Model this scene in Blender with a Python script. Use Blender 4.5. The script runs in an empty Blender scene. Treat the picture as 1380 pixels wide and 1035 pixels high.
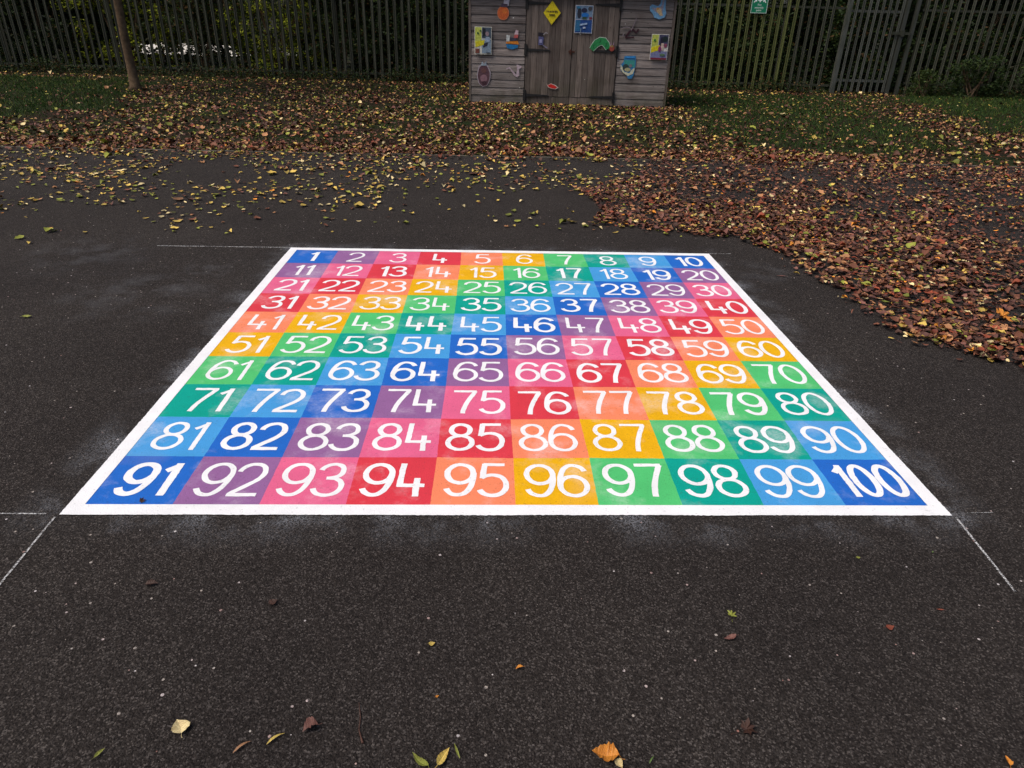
import bpy, math, random
import numpy as np
from mathutils import Vector, Matrix, noise as mnoise
R = math.radians
rng = np.random.default_rng(7); random.seed(7)
sc = bpy.context.scene; col = sc.collection

# ---------------------------------------------------------------- camera numbers (solved from the square grid)
FPX, PITCH, YAW, ROLL = 936.61, 0.483973, -0.0404582, 0.026699
CAM = Vector((-0.10388, -3.47744, 1.53089))
fw = Vector((-math.sin(YAW)*math.cos(PITCH), math.cos(YAW)*math.cos(PITCH), -math.sin(PITCH)))
rt0 = Vector((math.cos(YAW), math.sin(YAW), 0)); up0 = rt0.cross(fw)
rt = rt0*math.cos(ROLL)+up0*math.sin(ROLL); up = -rt0*math.sin(ROLL)+up0*math.cos(ROLL)
def at(x, y):                       # where a point of the photograph lies on the ground
    d = fw+rt*((x-690)/FPX)+up*((517.5-y)/FPX); t = -CAM.z/d.z
    return (CAM.x+d.x*t, CAM.y+d.y*t)

# ---------------------------------------------------------------- helpers
def lin(c):
    return tuple(((v/255/12.92) if v <= 10 else ((v/255+.055)/1.055)**2.4) for v in c)
def link(o, parent=None, loc=None, rotz=None):
    col.objects.link(o)
    if parent: o.parent = parent
    if loc is not None: o.location = loc
    if rotz is not None: o.rotation_euler = (0, 0, rotz)
    return o
def tag(o, label=None, cat=None, group=None, kind=None):
    if label: o['label'] = label
    if cat: o['category'] = cat
    if group: o['group'] = group
    if kind: o['kind'] = kind
    return o
def empty(name, loc, rotz=0, **k):
    o = bpy.data.objects.new(name, None); o.empty_display_size = .1
    link(o, None, loc, rotz); return tag(o, **k)
class MB:
    def __init__(s): s.v = []; s.f = []; s.m = []
    def add(s, vs, fs, mi=0):
        b = len(s.v); s.v += [tuple(v) for v in vs]; s.f += [tuple(i+b for i in f) for f in fs]; s.m += [mi]*len(fs); return s
    def box(s, x0, x1, y0, y1, z0, z1, mi=0):
        vs = [(x, y, z) for z in (z0, z1) for (x, y) in ((x0, y0), (x1, y0), (x1, y1), (x0, y1))]
        return s.add(vs, [(3,2,1,0), (4,5,6,7), (0,1,5,4), (1,2,6,5), (2,3,7,6), (3,0,4,7)], mi)
    def bevbox(s, x0, x1, y0, y1, z0, z1, b=.004, mi=0):
        # box with chamfered vertical+horizontal edges on the -Y face
        vs = [(x0, y0+b, z0), (x1, y0+b, z0), (x1, y0+b, z1), (x0, y0+b, z1),
              (x0+b, y0, z0+b), (x1-b, y0, z0+b), (x1-b, y0, z1-b), (x0+b, y0, z1-b),
              (x0, y1, z0), (x1, y1, z0), (x1, y1, z1), (x0, y1, z1)]
        return s.add(vs, [(4,5,6,7), (0,1,5,4), (1,2,6,5), (2,3,7,6), (3,0,4,7), (1,9,10,2), (8,0,3,11), (3,2,10,11), (8,9,1,0), (9,8,11,10)], mi)
    def tube(s, pts, rad, n=8, mi=0):
        rings = []
        for i, p in enumerate(pts):
            p = Vector(p); a = Vector(pts[max(0, i-1)]); c = Vector(pts[min(len(pts)-1, i+1)]); t = (c-a).normalized()
            u = t.orthogonal().normalized() if i == 0 else (u-t*u.dot(t)).normalized()
            w = t.cross(u); r = rad[i] if hasattr(rad, '__len__') else rad
            rings.append([p+(u*math.cos(2*math.pi*k/n)+w*math.sin(2*math.pi*k/n))*r for k in range(n)])
        vs = [v for r_ in rings for v in r_]; fs = []
        for i in range(len(pts)-1):
            for k in range(n): fs.append((i*n+k, i*n+(k+1) % n, (i+1)*n+(k+1) % n, (i+1)*n+k))
        fs.append(tuple(range(n))[::-1]); fs.append(tuple((len(pts)-1)*n+k for k in range(n)))
        return s.add(vs, fs, mi)
    def poly(s, pts, z0, z1=None, mi=0):    # XY outline, optional thickness downwards
        n = len(pts)
        if z1 is None: return s.add([(x, y, z0) for x, y in pts], [tuple(range(n))], mi)
        vs = [(x, y, z0) for x, y in pts]+[(x, y, z1) for x, y in pts]
        return s.add(vs, [tuple(range(n)), tuple(range(2*n-1, n-1, -1))]+[(i, i+n, (i+1) % n+n, (i+1) % n) for i in range(n)], mi)
    def mesh(s, name, mats, smooth=False):
        me = bpy.data.meshes.new(name); me.from_pydata(s.v, [], s.f)
        for m in (mats if isinstance(mats, (list, tuple)) else [mats]): me.materials.append(m)
        me.polygons.foreach_set('material_index', s.m)
        if smooth: me.polygons.foreach_set('use_smooth', [True]*len(s.f))
        me.update(); return me
    def build(s, name, mats, parent=None, smooth=False, **k):
        return tag(link(bpy.data.objects.new(name, s.mesh(name, mats, smooth)), parent), **k)
def np_mesh(name, V, Q, mats, mi=None, tri=False):
    k = 3 if tri else 4
    me = bpy.data.meshes.new(name); me.vertices.add(len(V)); me.vertices.foreach_set('co', np.asarray(V, np.float32).ravel())
    me.loops.add(len(Q)*k); me.loops.foreach_set('vertex_index', np.asarray(Q, np.int32).ravel())
    me.polygons.add(len(Q)); me.polygons.foreach_set('loop_start', np.arange(0, len(Q)*k, k, dtype=np.int32))
    me.polygons.foreach_set('loop_total', np.full(len(Q), k, np.int32))
    for m in mats: me.materials.append(m)
    if mi is not None: me.polygons.foreach_set('material_index', np.asarray(mi, np.int32))
    me.update(); me.validate(); return me

# ---------------------------------------------------------------- materials
class NT:
    def __init__(s, name, rough=.8, spec=.3):
        s.m = bpy.data.materials.new(name); s.m.use_nodes = True; s.t = s.m.node_tree
        s.b = s.t.nodes['Principled BSDF']; s.b.inputs['Roughness'].default_value = rough
        s.b.inputs['Specular IOR Level'].default_value = spec
        s.tc = s.t.nodes.new('ShaderNodeTexCoord')
    def n(s, typ, **k):
        o = s.t.nodes.new(typ)
        for a, v in k.items(): setattr(o, a, v)
        return o
    def l(s, a, b): s.t.links.new(a, b)
    def coords(s, scale=(1, 1, 1)):
        if scale == (1, 1, 1): return s.tc.outputs['Object']
        mp = s.n('ShaderNodeMapping'); mp.inputs['Scale'].default_value = scale; s.l(s.tc.outputs['Object'], mp.inputs['Vector']); return mp.outputs[0]
    def noise(s, scale, detail=4, rough=.5, vec=None, out='Fac'):
        o = s.n('ShaderNodeTexNoise'); o.inputs['Scale'].default_value = scale; o.inputs['Detail'].default_value = detail; o.inputs['Roughness'].default_value = rough
        s.l(vec if vec is not None else s.coords(), o.inputs['Vector']); return o.outputs[out]
    def ramp(s, fac, stops, interp='LINEAR'):
        r = s.n('ShaderNodeValToRGB'); r.color_ramp.interpolation = interp; e = r.color_ramp.elements
        while len(e) < len(stops): e.new(.5)
        for el, (p, c) in zip(e, stops):
            el.position = p; el.color = (c, c, c, 1) if not hasattr(c, '__len__') else (*c, 1)
        s.l(fac, r.inputs['Fac']); return r.outputs['Color']
    def mix(s, fac, a, b, mode='MIX'):
        o = s.n('ShaderNodeMix', data_type='RGBA', blend_type=mode)
        for sock, v in ((o.inputs[0], fac), (o.inputs[6], a), (o.inputs[7], b)):
            if hasattr(v, 'is_output'): s.l(v, sock)
            elif hasattr(v, '__len__'): sock.default_value = (*v, 1)
            else: sock.default_value = v
        return o.outputs[2]
    def math(s, op, a, b=None, c=None, clamp=False):
        o = s.n('ShaderNodeMath', operation=op, use_clamp=clamp)
        for i, v in enumerate((a, b, c)):
            if v is None: continue
            if hasattr(v, 'is_output'): s.l(v, o.inputs[i])
            else: o.inputs[i].default_value = v
        return o.outputs[0]
    def bump(s, h, strength, dist):
        o = s.n('ShaderNodeBump'); o.inputs['Strength'].default_value = strength; o.inputs['Distance'].default_value = dist
        s.l(h, o.inputs['Height']); s.l(o.outputs[0], s.b.inputs['Normal'])
    def color(s, c):
        if hasattr(c, 'is_output'): s.l(c, s.b.inputs['Base Color'])
        else: s.b.inputs['Base Color'].default_value = (*c, 1)
        return s.m
    def voro(s, scale, out='Color', vec=None, feature='F1'):
        o = s.n('ShaderNodeTexVoronoi', feature=feature); o.inputs['Scale'].default_value = scale
        s.l(vec if vec is not None else s.coords(), o.inputs['Vector']); return o.outputs[out]

def grain_height(a):
    v = a.voro(200, 'Distance'); n_ = a.noise(420, 2)
    return a.math('ADD', a.math('MULTIPLY', v, -1.0), a.math('MULTIPLY', n_, .7))

def mat_asphalt():
    a = NT('asphalt', .9, .12)
    cell = a.n('ShaderNodeSeparateColor'); a.l(a.voro(235), cell.inputs[0])
    tone = a.ramp(cell.outputs[0], [(0, lin((25, 22, 21))), (.45, lin((41, 37, 35))), (.82, lin((56, 52, 50))), (1, lin((90, 85, 82)))])
    big = a.ramp(a.noise(.9, 5, .6), [(.3, (.80,.78,.78)), (.7, (1.2, 1.18, 1.15))])
    c = a.mix(1, tone, big, 'MULTIPLY')
    c = a.mix(a.ramp(a.noise(42, 5, .75), [(.35, 0.), (.65, .3)]), c, lin((45, 40, 38)))
    # pale stone chips
    vv = a.n('ShaderNodeTexVoronoi'); vv.inputs['Scale'].default_value = 60; a.l(a.coords(), vv.inputs['Vector'])
    sp = a.n('ShaderNodeSeparateColor'); a.l(vv.outputs['Color'], sp.inputs[0])
    chip = a.math('MULTIPLY', a.math('GREATER_THAN', sp.outputs[0], .968), a.math('LESS_THAN', vv.outputs['Distance'], a.math('ADD', a.math('MULTIPLY', sp.outputs[1], .2), .08)))
    c = a.mix(chip, c, a.ramp(sp.outputs[2], [(0, lin((150, 140, 132))), (.6, lin((205, 200, 195))), (.8, lin((140, 100, 90))), (1, lin((190, 185, 185)))]))
    # dusty white overspray round the painted square
    sx = a.n('ShaderNodeSeparateXYZ'); a.l(a.coords(), sx.inputs[0])
    dx = a.math('MAXIMUM', a.math('SUBTRACT', a.math('ABSOLUTE', sx.outputs[0]), 1.55), 0.)
    dy = a.math('MAXIMUM', a.math('SUBTRACT', a.math('ABSOLUTE', sx.outputs[1]), 1.55), 0.)
    d = a.math('SQRT', a.math('ADD', a.math('MULTIPLY', dx, dx), a.math('MULTIPLY', dy, dy)))
    near = a.math('SUBTRACT', 1., a.math('DIVIDE', d, .2), clamp=True)
    cloud = a.ramp(a.noise(3.1, 3, .6), [(.47, 0.), (.74, 1.)])
    film = a.math('MULTIPLY', a.math('POWER', near, 1.6), a.math('ADD', a.math('MULTIPLY', cloud, .55), .02))
    film = a.math('MULTIPLY', film, a.ramp(cell.outputs[1], [(.25, .05), (.8, 1.)]))
    # two dusty patches further out
    for (px, py, r_) in ((-2.9, 1.35, .55), (-1.95, 1.1, .25), (1.85, 1.15, .3), (-2.2, .6, .6)):
        vd = a.n('ShaderNodeVectorMath', operation='DISTANCE'); a.l(a.coords(), vd.inputs[0]); vd.inputs[1].default_value = (px, py, 0)
        k = a.math('SUBTRACT', 1., a.math('DIVIDE', vd.outputs['Value'], r_), clamp=True)
        film = a.math('ADD', film, a.math('MULTIPLY', a.math('MULTIPLY', k, a.ramp(a.noise(5.3, 4, .6), [(.45, 0.), (.7, 1.)])), .08))
    c = a.mix(film, c, lin((190, 195, 205)))
    a.color(c); a.bump(grain_height(a), .9, .004)
    return a.m

def mat_paint(name, rgb, white=False):
    a = NT(name, .7, .08)
    base = lin(rgb); base = tuple(v*.82 for v in base)
    c = a.mix(a.ramp(a.noise(7, 4, .6), [(.3, 0.), (.7, 1.)]), tuple(v*.93 for v in base), tuple(min(1, v*1.06) for v in base))
    if not white:
        w = a.math('MULTIPLY', a.ramp(a.noise(3.4, 5, .62), [(.52, 0.), (.78, 1.)]), a.ramp(a.noise(90, 3, .6), [(.3, .35), (.65, 1.)]))
        c = a.mix(a.math('MULTIPLY', w, .55), c, (.78, .74, .78))
        w2 = a.ramp(a.noise(1.7, 3, .5, a.coords((1, 1.6, 1))), [(.62, 0.), (.75, 1.)])
        c = a.mix(a.math('MULTIPLY', w2, .12), c, (.8, .55, .55))
    c = a.mix(1, c, a.ramp(a.noise(260, 3, .7), [(.3, .86 if not white else .95), (.6, 1.02)]), 'MULTIPLY')
    sp = a.n('ShaderNodeSeparateColor'); a.l(a.voro(190), sp.inputs[0])
    pit = a.math('GREATER_THAN', sp.outputs[0], .988 if white else .975)
    c = a.mix(a.math('MULTIPLY', pit, .2), c, (.05, .045, .04))
    a.color(c); a.bump(grain_height(a), .32, .003)
    return a.m

def mat_wood(name, rgb, rgb2, axis='x', algae=True):
    a = NT(name, .85, .15)
    vec = a.coords((1.2, 30, 30) if axis == 'x' else (30, 30, 1.2))
    g = a.noise(2.2, 6, .65, vec)
    c = a.ramp(g, [(.28, lin(rgb2)), (.52, lin(rgb)), (.75, tuple(v*1.45 for v in lin(rgb)))])
    geo = a.n('ShaderNodeNewGeometry')
    c = a.mix(1, c, a.ramp(geo.outputs['Random Per Island'], [(0, (.68, .66, .66)), (.5, (1, .98, .98)), (1, (1.4, 1.36, 1.34))]), 'MULTIPLY')
    c = a.mix(a.ramp(a.noise(2.6, 4, .6), [(.5, 0.), (.75, .45)]), c, lin((62, 46, 42)))
    kn = a.voro(5.5, 'Distance', a.coords((1, 2.2, 2.2) if axis == 'x' else (2.2, 2.2, 1)))
    c = a.mix(a.ramp(kn, [(.045, .75), (.10, 0.)]), c, lin((38, 30, 27)))
    if algae:
        sx = a.n('ShaderNodeSeparateXYZ'); a.l(a.coords(), sx.inputs[0])
        k = a.math('SUBTRACT', 1., a.math('DIVIDE', sx.outputs[2], .75), clamp=True)
        c = a.mix(a.math('MULTIPLY', a.math('POWER', k, 1.3), a.ramp(a.noise(3.4, 4, .6), [(.35, 0.), (.65, .7)])), c, lin((58, 60, 38)))
    # tiny pale staples and paint flecks
    vv = a.n('ShaderNodeTexVoronoi'); vv.inputs['Scale'].default_value = 7; a.l(a.coords(), vv.inputs['Vector'])
    sp = a.n('ShaderNodeSeparateColor'); a.l(vv.outputs['Color'], sp.inputs[0])
    fl = a.math('MULTIPLY', a.math('GREATER_THAN', sp.outputs[0], .86), a.math('LESS_THAN', vv.outputs['Distance'], .07))
    c = a.mix(fl, c, (.55, .55, .55))
    a.color(c); a.bump(g, .5, .004); return a.m

def mat_simple(name, rgb, rough=.6, spec=.3, var=.15, scale=30, metal=0, bump=0, abs_=False):
    a = NT(name, rough, spec); base = rgb if abs_ else lin(rgb)
    c = a.mix(a.ramp(a.noise(scale, 4, .6), [(.3, 0.), (.7, 1.)]), tuple(v*(1-var) for v in base), tuple(min(1, v*(1+var)) for v in base))
    a.color(c); a.b.inputs['Metallic'].default_value = metal
    if bump: a.bump(a.noise(scale*3, 4), bump, .003)
    return a.m

def mat_leaf(name, rgb, k=.9, trans=.0, spread=.5):
    a = NT(name, .62, .25); base = tuple(v*k for v in lin(rgb))
    geo = a.n('ShaderNodeNewGeometry'); oi = a.n('ShaderNodeObjectInfo')
    r_ = a.math('FRACT', a.math('ADD', geo.outputs['Random Per Island'], oi.outputs['Random']))
    c = a.mix(r_, tuple(v*(1-spread) for v in base), (min(1, base[0]*(1+spread)), min(1, base[1]*(1+spread*.85)), min(1, base[2]*(1+spread*.7))))
    c = a.mix(a.ramp(a.noise(60, 3, .6), [(.5, 0.), (.75, .5)]), c, (base[0]*.4, base[1]*.3, base[2]*.3))
    a.color(c)
    if trans:
        tr = a.n('ShaderNodeBsdfTranslucent'); a.l(c, tr.inputs['Color'])
        mx = a.n('ShaderNodeMixShader'); mx.inputs[0].default_value = trans
        out = [n for n in a.t.nodes if n.type == 'OUTPUT_MATERIAL'][0]
        a.l(a.b.outputs[0], mx.inputs[1]); a.l(tr.outputs[0], mx.inputs[2]); a.l(mx.outputs[0], out.inputs['Surface'])
    return a.m

LEAFCOL = dict(dark=(68, 46, 38), brown=(106, 68, 52), mauve=(112, 76, 68), tan=(156, 114, 80), rust=(130, 66, 46), yellow=(188, 164, 82),
               cream=(206, 190, 142), olive=(132, 138, 58), orange=(205, 135, 50), green=(92, 118, 58))
LM = {k: mat_leaf('leaf_'+k, v, 1.) for k, v in LEAFCOL.items()}
LKEYS = list(LEAFCOL)
M = dict(
    asphalt=mat_asphalt(),
    white=mat_paint('white_paint', (250, 250, 252), True),
    galv=None, iron=mat_simple('black_iron', (24, 23, 24), .6, .4, .3),
    rust=mat_simple('rusty_latch', (70, 42, 34), .8, .2, .4),
    board=mat_wood('weathered_board', (118, 112, 110), (64, 57, 55), 'x'),
    plank=mat_wood('weathered_plank', (98, 90, 85), (58, 50, 47), 'z'),
    felt=mat_simple('roof_felt', (52, 54, 52), .95, .1, .25, 60, bump=.4),
    kerb=mat_simple('kerb_concrete', (84, 80, 72), .9, .2, .35, 25, bump=.5),
    bark=mat_simple('bark', (92, 76, 60), .95, .1, .4, 14, bump=.9),
    pale_road=mat_simple('pale_road', (205, 200, 190), .9, .2, .08, 3),
    chalkc=None)

def mat_galv(name, rgb, green):
    a = NT(name, .6, .35); geo = a.n('ShaderNodeNewGeometry')
    oi = a.n('ShaderNodeObjectInfo')
    c = a.mix(oi.outputs['Random'], tuple(v*.72 for v in lin(rgb)), tuple(v*1.35 for v in lin(rgb)))
    c = a.mix(a.ramp(a.noise(3, 4, .6, a.coords((4, 4, 1))), [(.4, 0.), (.7, .8)]), c, lin(green))
    a.color(c); a.b.inputs['Metallic'].default_value = .15; return a.m
M['galv'] = mat_galv('galvanised_pale', (62, 63, 54), (46, 50, 32))
M['galv_moss'] = mat_galv('mossy_pale', (76, 80, 46), (72, 80, 30))
M['galv_gate'] = mat_galv('gate_pale', (72, 74, 70), (50, 54, 42))

def mat_chalk():
    a = NT('chalk', .95, .1); a.color((.62, .62, .62))
    tr = a.n('ShaderNodeBsdfTransparent'); mx = a.n('ShaderNodeMixShader')
    k = a.math('MULTIPLY', a.ramp(a.noise(160, 3, .7), [(.4, .05), (.6, 1.)]), a.ramp(a.noise(6, 3, .6), [(.3, .35), (.6, .95)]))
    a.l(k, mx.inputs[0]); out = [n for n in a.t.nodes if n.type == 'OUTPUT_MATERIAL'][0]
    a.l(tr.outputs[0], mx.inputs[1]); a.l(a.b.outputs[0], mx.inputs[2]); a.l(mx.outputs[0], out.inputs['Surface']); return a.m
M['chalk'] = mat_chalk()
def mat_soil():
    a = NT('lawn_soil', .95, .1)
    c = a.mix(a.ramp(a.noise(1.1, 5, .6), [(.4, 0.), (.6, 1.)]), lin((38, 28, 20)), lin((34, 42, 20)))
    c = a.mix(1, c, a.ramp(a.noise(45, 5, .7), [(.3, .5), (.7, 1.4)]), 'MULTIPLY')
    a.color(c); a.bump(a.noise(40, 5), .8, .02); return a.m
M['soil'] = mat_soil()

# ---------------------------------------------------------------- setting: ground sheets
MB().poly([(-250, -120), (250, -120), (250, 300), (-250, 300)], -.02).build('ground', M['soil'], kind='structure')
KY = 5.5   # edge of the tarmac
MB().poly([(-40, -30), (40, -30), (40, KY-.03), (-40, KY-.03)], 0).build('playground_tarmac', M['asphalt'], kind='structure')
def lawn():
    nx, ny = 120, 60; xs = np.linspace(-40, 40, nx); ys = np.linspace(KY+.03, 60, ny)
    V = []; 
    for j, y in enumerate(ys):
        for x in xs:
            h = .004 if j == 0 else .004+.010*(mnoise.noise(Vector((x*.6, y*.6, 0)))+.5)*min(1, (y-KY)*.5)*(1 if y < 16 else 1.)
            V.append((x, y, h))
    Q = [(j*nx+i, j*nx+i+1, (j+1)*nx+i+1, (j+1)*nx+i) for j in range(ny-1) for i in range(nx-1)]
    return tag(link(bpy.data.objects.new('lawn', np_mesh('lawn', V, Q, [M['soil']]))), kind='structure')
lawn()
kb = MB()
x = -40.
while x < 40:
    kb.box(x+.003, x+.912, KY-.027, KY+.027, -.05, .012+.002*math.sin(x*3)); x += .915
kb.build('kerb', M['kerb'], kind='structure')
MB().poly([(-14.4, 25), (-6.8, 25), (-8.5, 35), (-20, 35)], .06).build('road', M['pale_road'], kind='structure')

# ---------------------------------------------------------------- the painted number square
HALF, IN = 1.553, 1.496
grid = empty('painted_number_square', (0, 0, 0), label='rainbow painted hundred square with white border and white numbers on the tarmac', cat='playground marking')
def jit(p, amp, f=60., s=0.): return amp*mnoise.noise(Vector((p[0]*f, p[1]*f, s)))
def border():
    b = MB(); n = 330
    def side(a0, a1, b0, b1):
        vs = []
        for i in range(n+1):
            t = i/n; o = Vector(a0).lerp(Vector(a1), t); q = Vector(b0).lerp(Vector(b1), t)
            nrm = (o-q).normalized()
            o2 = o+nrm*(jit(o, .0035, 110)+jit(o, .003, 5)) if 0 < i < n else o
            vs += [(o2.x, o2.y, .004), (q.x, q.y, .004)]
        b.add(vs, [(2*i, 2*i+2, 2*i+3, 2*i+1) for i in range(n)])
    c = [(-HALF, -HALF), (HALF, -HALF), (HALF, HALF), (-HALF, HALF)]; d = [(-IN, -IN), (IN, -IN), (IN, IN), (-IN, IN)]
    for k in range(4): side(c[k], c[(k+1) % 4], d[k], d[(k+1) % 4])
    for f_ in range(len(b.f)): b.f[f_] = b.f[f_][::-1]
    return b.build('border', M['white'], grid)
border()
# colours run along the diagonals
SEQ = [('blue', (40, 110, 206)), ('purple', (154, 106, 160)), ('pink', (238, 108, 150)), ('red', (228, 66, 80)), ('orange', (255, 144, 104)),
       ('yellow', (244, 184, 24)), ('green', (88, 204, 122)), ('teal', (14, 168, 150)), ('light blue', (76, 164, 230))]
PM = [mat_paint('paint_'+n_.replace(' ', '_'), c_) for n_, c_ in SEQ]
def ell(cx, cy, rx, ry, a0, a1, n=22): return [(cx+rx*math.cos(R(a0+(a1-a0)*i/n)), cy+ry*math.sin(R(a0+(a1-a0)*i/n))) for i in range(n+1)]
def bez(p0, p1, p2, p3, n=12):
    out = []
    for i in range(n+1):
        t = i/n; out.append(tuple((1-t)**3*p0[k]+3*(1-t)**2*t*p1[k]+3*(1-t)*t*t*p2[k]+t**3*p3[k] for k in (0, 1)))
    return out
NINE = [ell(.5, .69, .5, .31, 0, 360, 30), bez((1, .72), (1.02, .30), (.78, 0), (.46, 0))+bez((.46, 0), (.25, 0), (.08, .07), (.0, .2))[1:]]
GL = {  # strokes in a unit box; second value is the advance width
    '0': ([ell(.5, .5, .5, .5, 0, 360, 36)], 1.),
    '1': ([[(.42, 1.03), (.42, -.05)], [(.47, .97), (.05, .76)]], .5),
    '2': ([bez((.02, .74), (.06, 1.08), (.98, 1.1), (.97, .70))+bez((.97, .70), (.95, .45), (.45, .28), (.04, .02))[1:], [(-.04, 0), (1.02, 0)]], 1.),
    '3': ([bez((.08, .80), (.2, 1.06), (.92, 1.08), (.92, .76))+bez((.92, .76), (.9, .58), (.6, .53), (.36, .53))[1:],
           bez((.36, .53), (.75, .55), (1.0, .45), (1.0, .26))+bez((1.0, .26), (.98, -.08), (.12, -.1), (.0, .2))[1:]], 1.),
    '4': ([[(.14, 1.04), (.10, .26)], [(.02, .30), (1.04, .30)], [(.74, .54), (.74, -.05)]], 1.),
    '5': ([[(.14, 1), (.96, 1)], [(.19, 1.03), (.10, .53)], bez((.06, .545), (.4, .72), (.98, .66), (1.0, .33))+bez((1.0, .33), (1.0, -.08), (.2, -.12), (.0, .16))[1:]], 1.),
    '6': ([[(1-x_, 1-y_) for x_, y_ in s_] for s_ in NINE], 1.),
    '7': ([[(-.02, 1), (1.03, 1)], bez((.97, 1.0), (.8, .72), (.5, .42), (.44, -.05))], 1.),
    '8': ([ell(.5, .77, .40, .23, 0, 360, 28), ell(.5, .265, .5, .265, 0, 360, 30)], 1.),
    '9': (NINE, 1.)}
def ribbon(mb, pts, w, z, seed, taper=0):
    out = [Vector(pts[0])]
    for p in pts[1:]:                                  # resample so the hand-cut edge can wobble
        p = Vector(p); k = max(1, int((p-out[-1]).length/.012)); a_ = out[-1].copy()
        for i in range(1, k+1): out.append(a_.lerp(p, i/k))
    n = len(out); closed = (out[0]-out[-1]).length < 1e-4; vs = []
    for i, p in enumerate(out):
        a_ = out[i-1] if i > 0 else (out[-2] if closed else out[0]); c_ = out[i+1] if i < n-1 else (out[1] if closed else out[-1])
        t = (c_-a_).normalized(); nr = Vector((-t.y, t.x))
        ww = w*(.5+.08*abs(t.x)*0+.06*abs(t.y))
        q = p if not closed or i < n-1 else out[0]
        vs += [(*(p+nr*(ww+jit(q, .0022, 60, seed))), z), (*(p-nr*(ww+jit(q, .0022, 60, seed+5))), z)]
    mb.add(vs, [(2*i, 2*i+1, 2*i+3, 2*i+2) for i in range(n-1)])
BOLD = {1: .029, 11: .023, 21: .024, 31: .024, 13: .027, 17: .026, 19: .027, 22: .024, 28: .026, 37: .027, 40: .027, 44: .027, 46: .027, 55: .027, 58: .025, 64: .026, 67: .025,
        49: .025, 82: .025, 91: .030, 100: .029, 10: .027, 4: .025, 94: .024, 95: .023, 85: .023, 76: .022, 73: .024, 32: .022, 35: .023, 60: .022, 79: .024, 97: .023, 98: .023}
cs = 2*IN/10
corner = [[(-IN+c*cs+(rng.uniform(-.003, .003) if 0 < c < 10 else 0), IN-r_*cs+(rng.uniform(-.003, .003) if 0 < r_ < 10 else 0)) for c in range(11)] for r_ in range(11)]
for r_ in range(10):
    for c in range(10):
        num = r_*10+c+1; ci = (r_+c) % 9
        P = [corner[r_+1][c], corner[r_+1][c+1], corner[r_][c+1], corner[r_][c]]; nb = 14; ring = []
        for k in range(4):
            A_, B_ = Vector(P[k]), Vector(P[(k+1) % 4])
            for i in range(nb):
                p = A_.lerp(B_, i/nb)
                if i: p += Vector((jit(p, .002, 30, 1), jit(p, .002, 30, 2)))
                ring.append((p.x, p.y))
        sq = MB().poly(ring, .003).build('number_square', PM[ci], grid, label=f'{SEQ[ci][0]} square bearing the white number {num}')
        s_ = str(num); w = BOLD.get(num, .019); w = .0184-(.0025 if num == 100 else 0)+(w-.019)*(.6 if num in (1, 91, 100) else .38)+random.uniform(-.001, .001); H = .212-w; mb = MB()
        if len(s_) == 3: dw, gap = .076, .021
        else: dw, gap = .100, .022
        dw = dw-(w-.018)*.7
        tot = sum(GL[d][1]*dw for d in s_)+(w+gap-.018)*(len(s_)-1)
        cx = (corner[r_][c][0]+corner[r_][c+1][0])/2+(.004 if len(s_) < 3 else .01)+random.uniform(-.004, .004)
        y0 = corner[r_+1][c][1]+.047+w/2+random.uniform(-.004, .004); x0 = cx-tot/2; z = .0034
        for d in s_:
            for st in GL[d][0]:
                hh = H
                ribbon(mb, [(x0+px*dw, y0+py*hh) for px, py in st], w, z, num*1.7); z += .00012
            x0 += GL[d][1]*dw+w+gap-.018
        mb.build('numeral', M['white'], sq)

# chalk setting-out lines running on from the corners
def chalk(p, q, w, label):
    p = Vector(p); q = Vector(q); t = (q-p).normalized(); n_ = Vector((-t.y, t.x)); k = max(2, int((q-p).length/.03)); vs = []
    for i in range(k+1):
        c_ = p.lerp(q, i/k)+n_*jit(p.lerp(q, i/k), .004, 4); vs += [(*(c_-n_*w/2), .003), (*(c_+n_*w/2), .003)]
    MB().add(vs, [(2*i, 2*i+2, 2*i+3, 2*i+1) for i in range(k)]).build('chalk_line', M['chalk'], label=label, cat='chalk line', group='chalk setting-out lines')
chalk((-HALF-.01, -HALF-.01), at(-40, 838), .007, 'white chalk line running from the near left corner of the square towards the bottom left')
chalk((HALF+.01, -HALF-.01), at(1368, 798), .008, 'white chalk line running from the near right corner of the square towards the camera')
chalk(at(393, 334), at(212, 331.5), .012, 'thin chalk line running left from the far left corner beside number 1')
chalk((-1.6, -1.545), (-2.15, -1.55), .006, 'faint chalk line running left from the near left corner beside number 91')
chalk(at(1303, 692), at(1338, 691.5), .003, 'short faint chalk line right of the near right corner beside number 100')
chalk((1.56, 1.555), (1.72, 1.56), .008, 'short faint chalk line right of the far right corner beside number 10')

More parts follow.
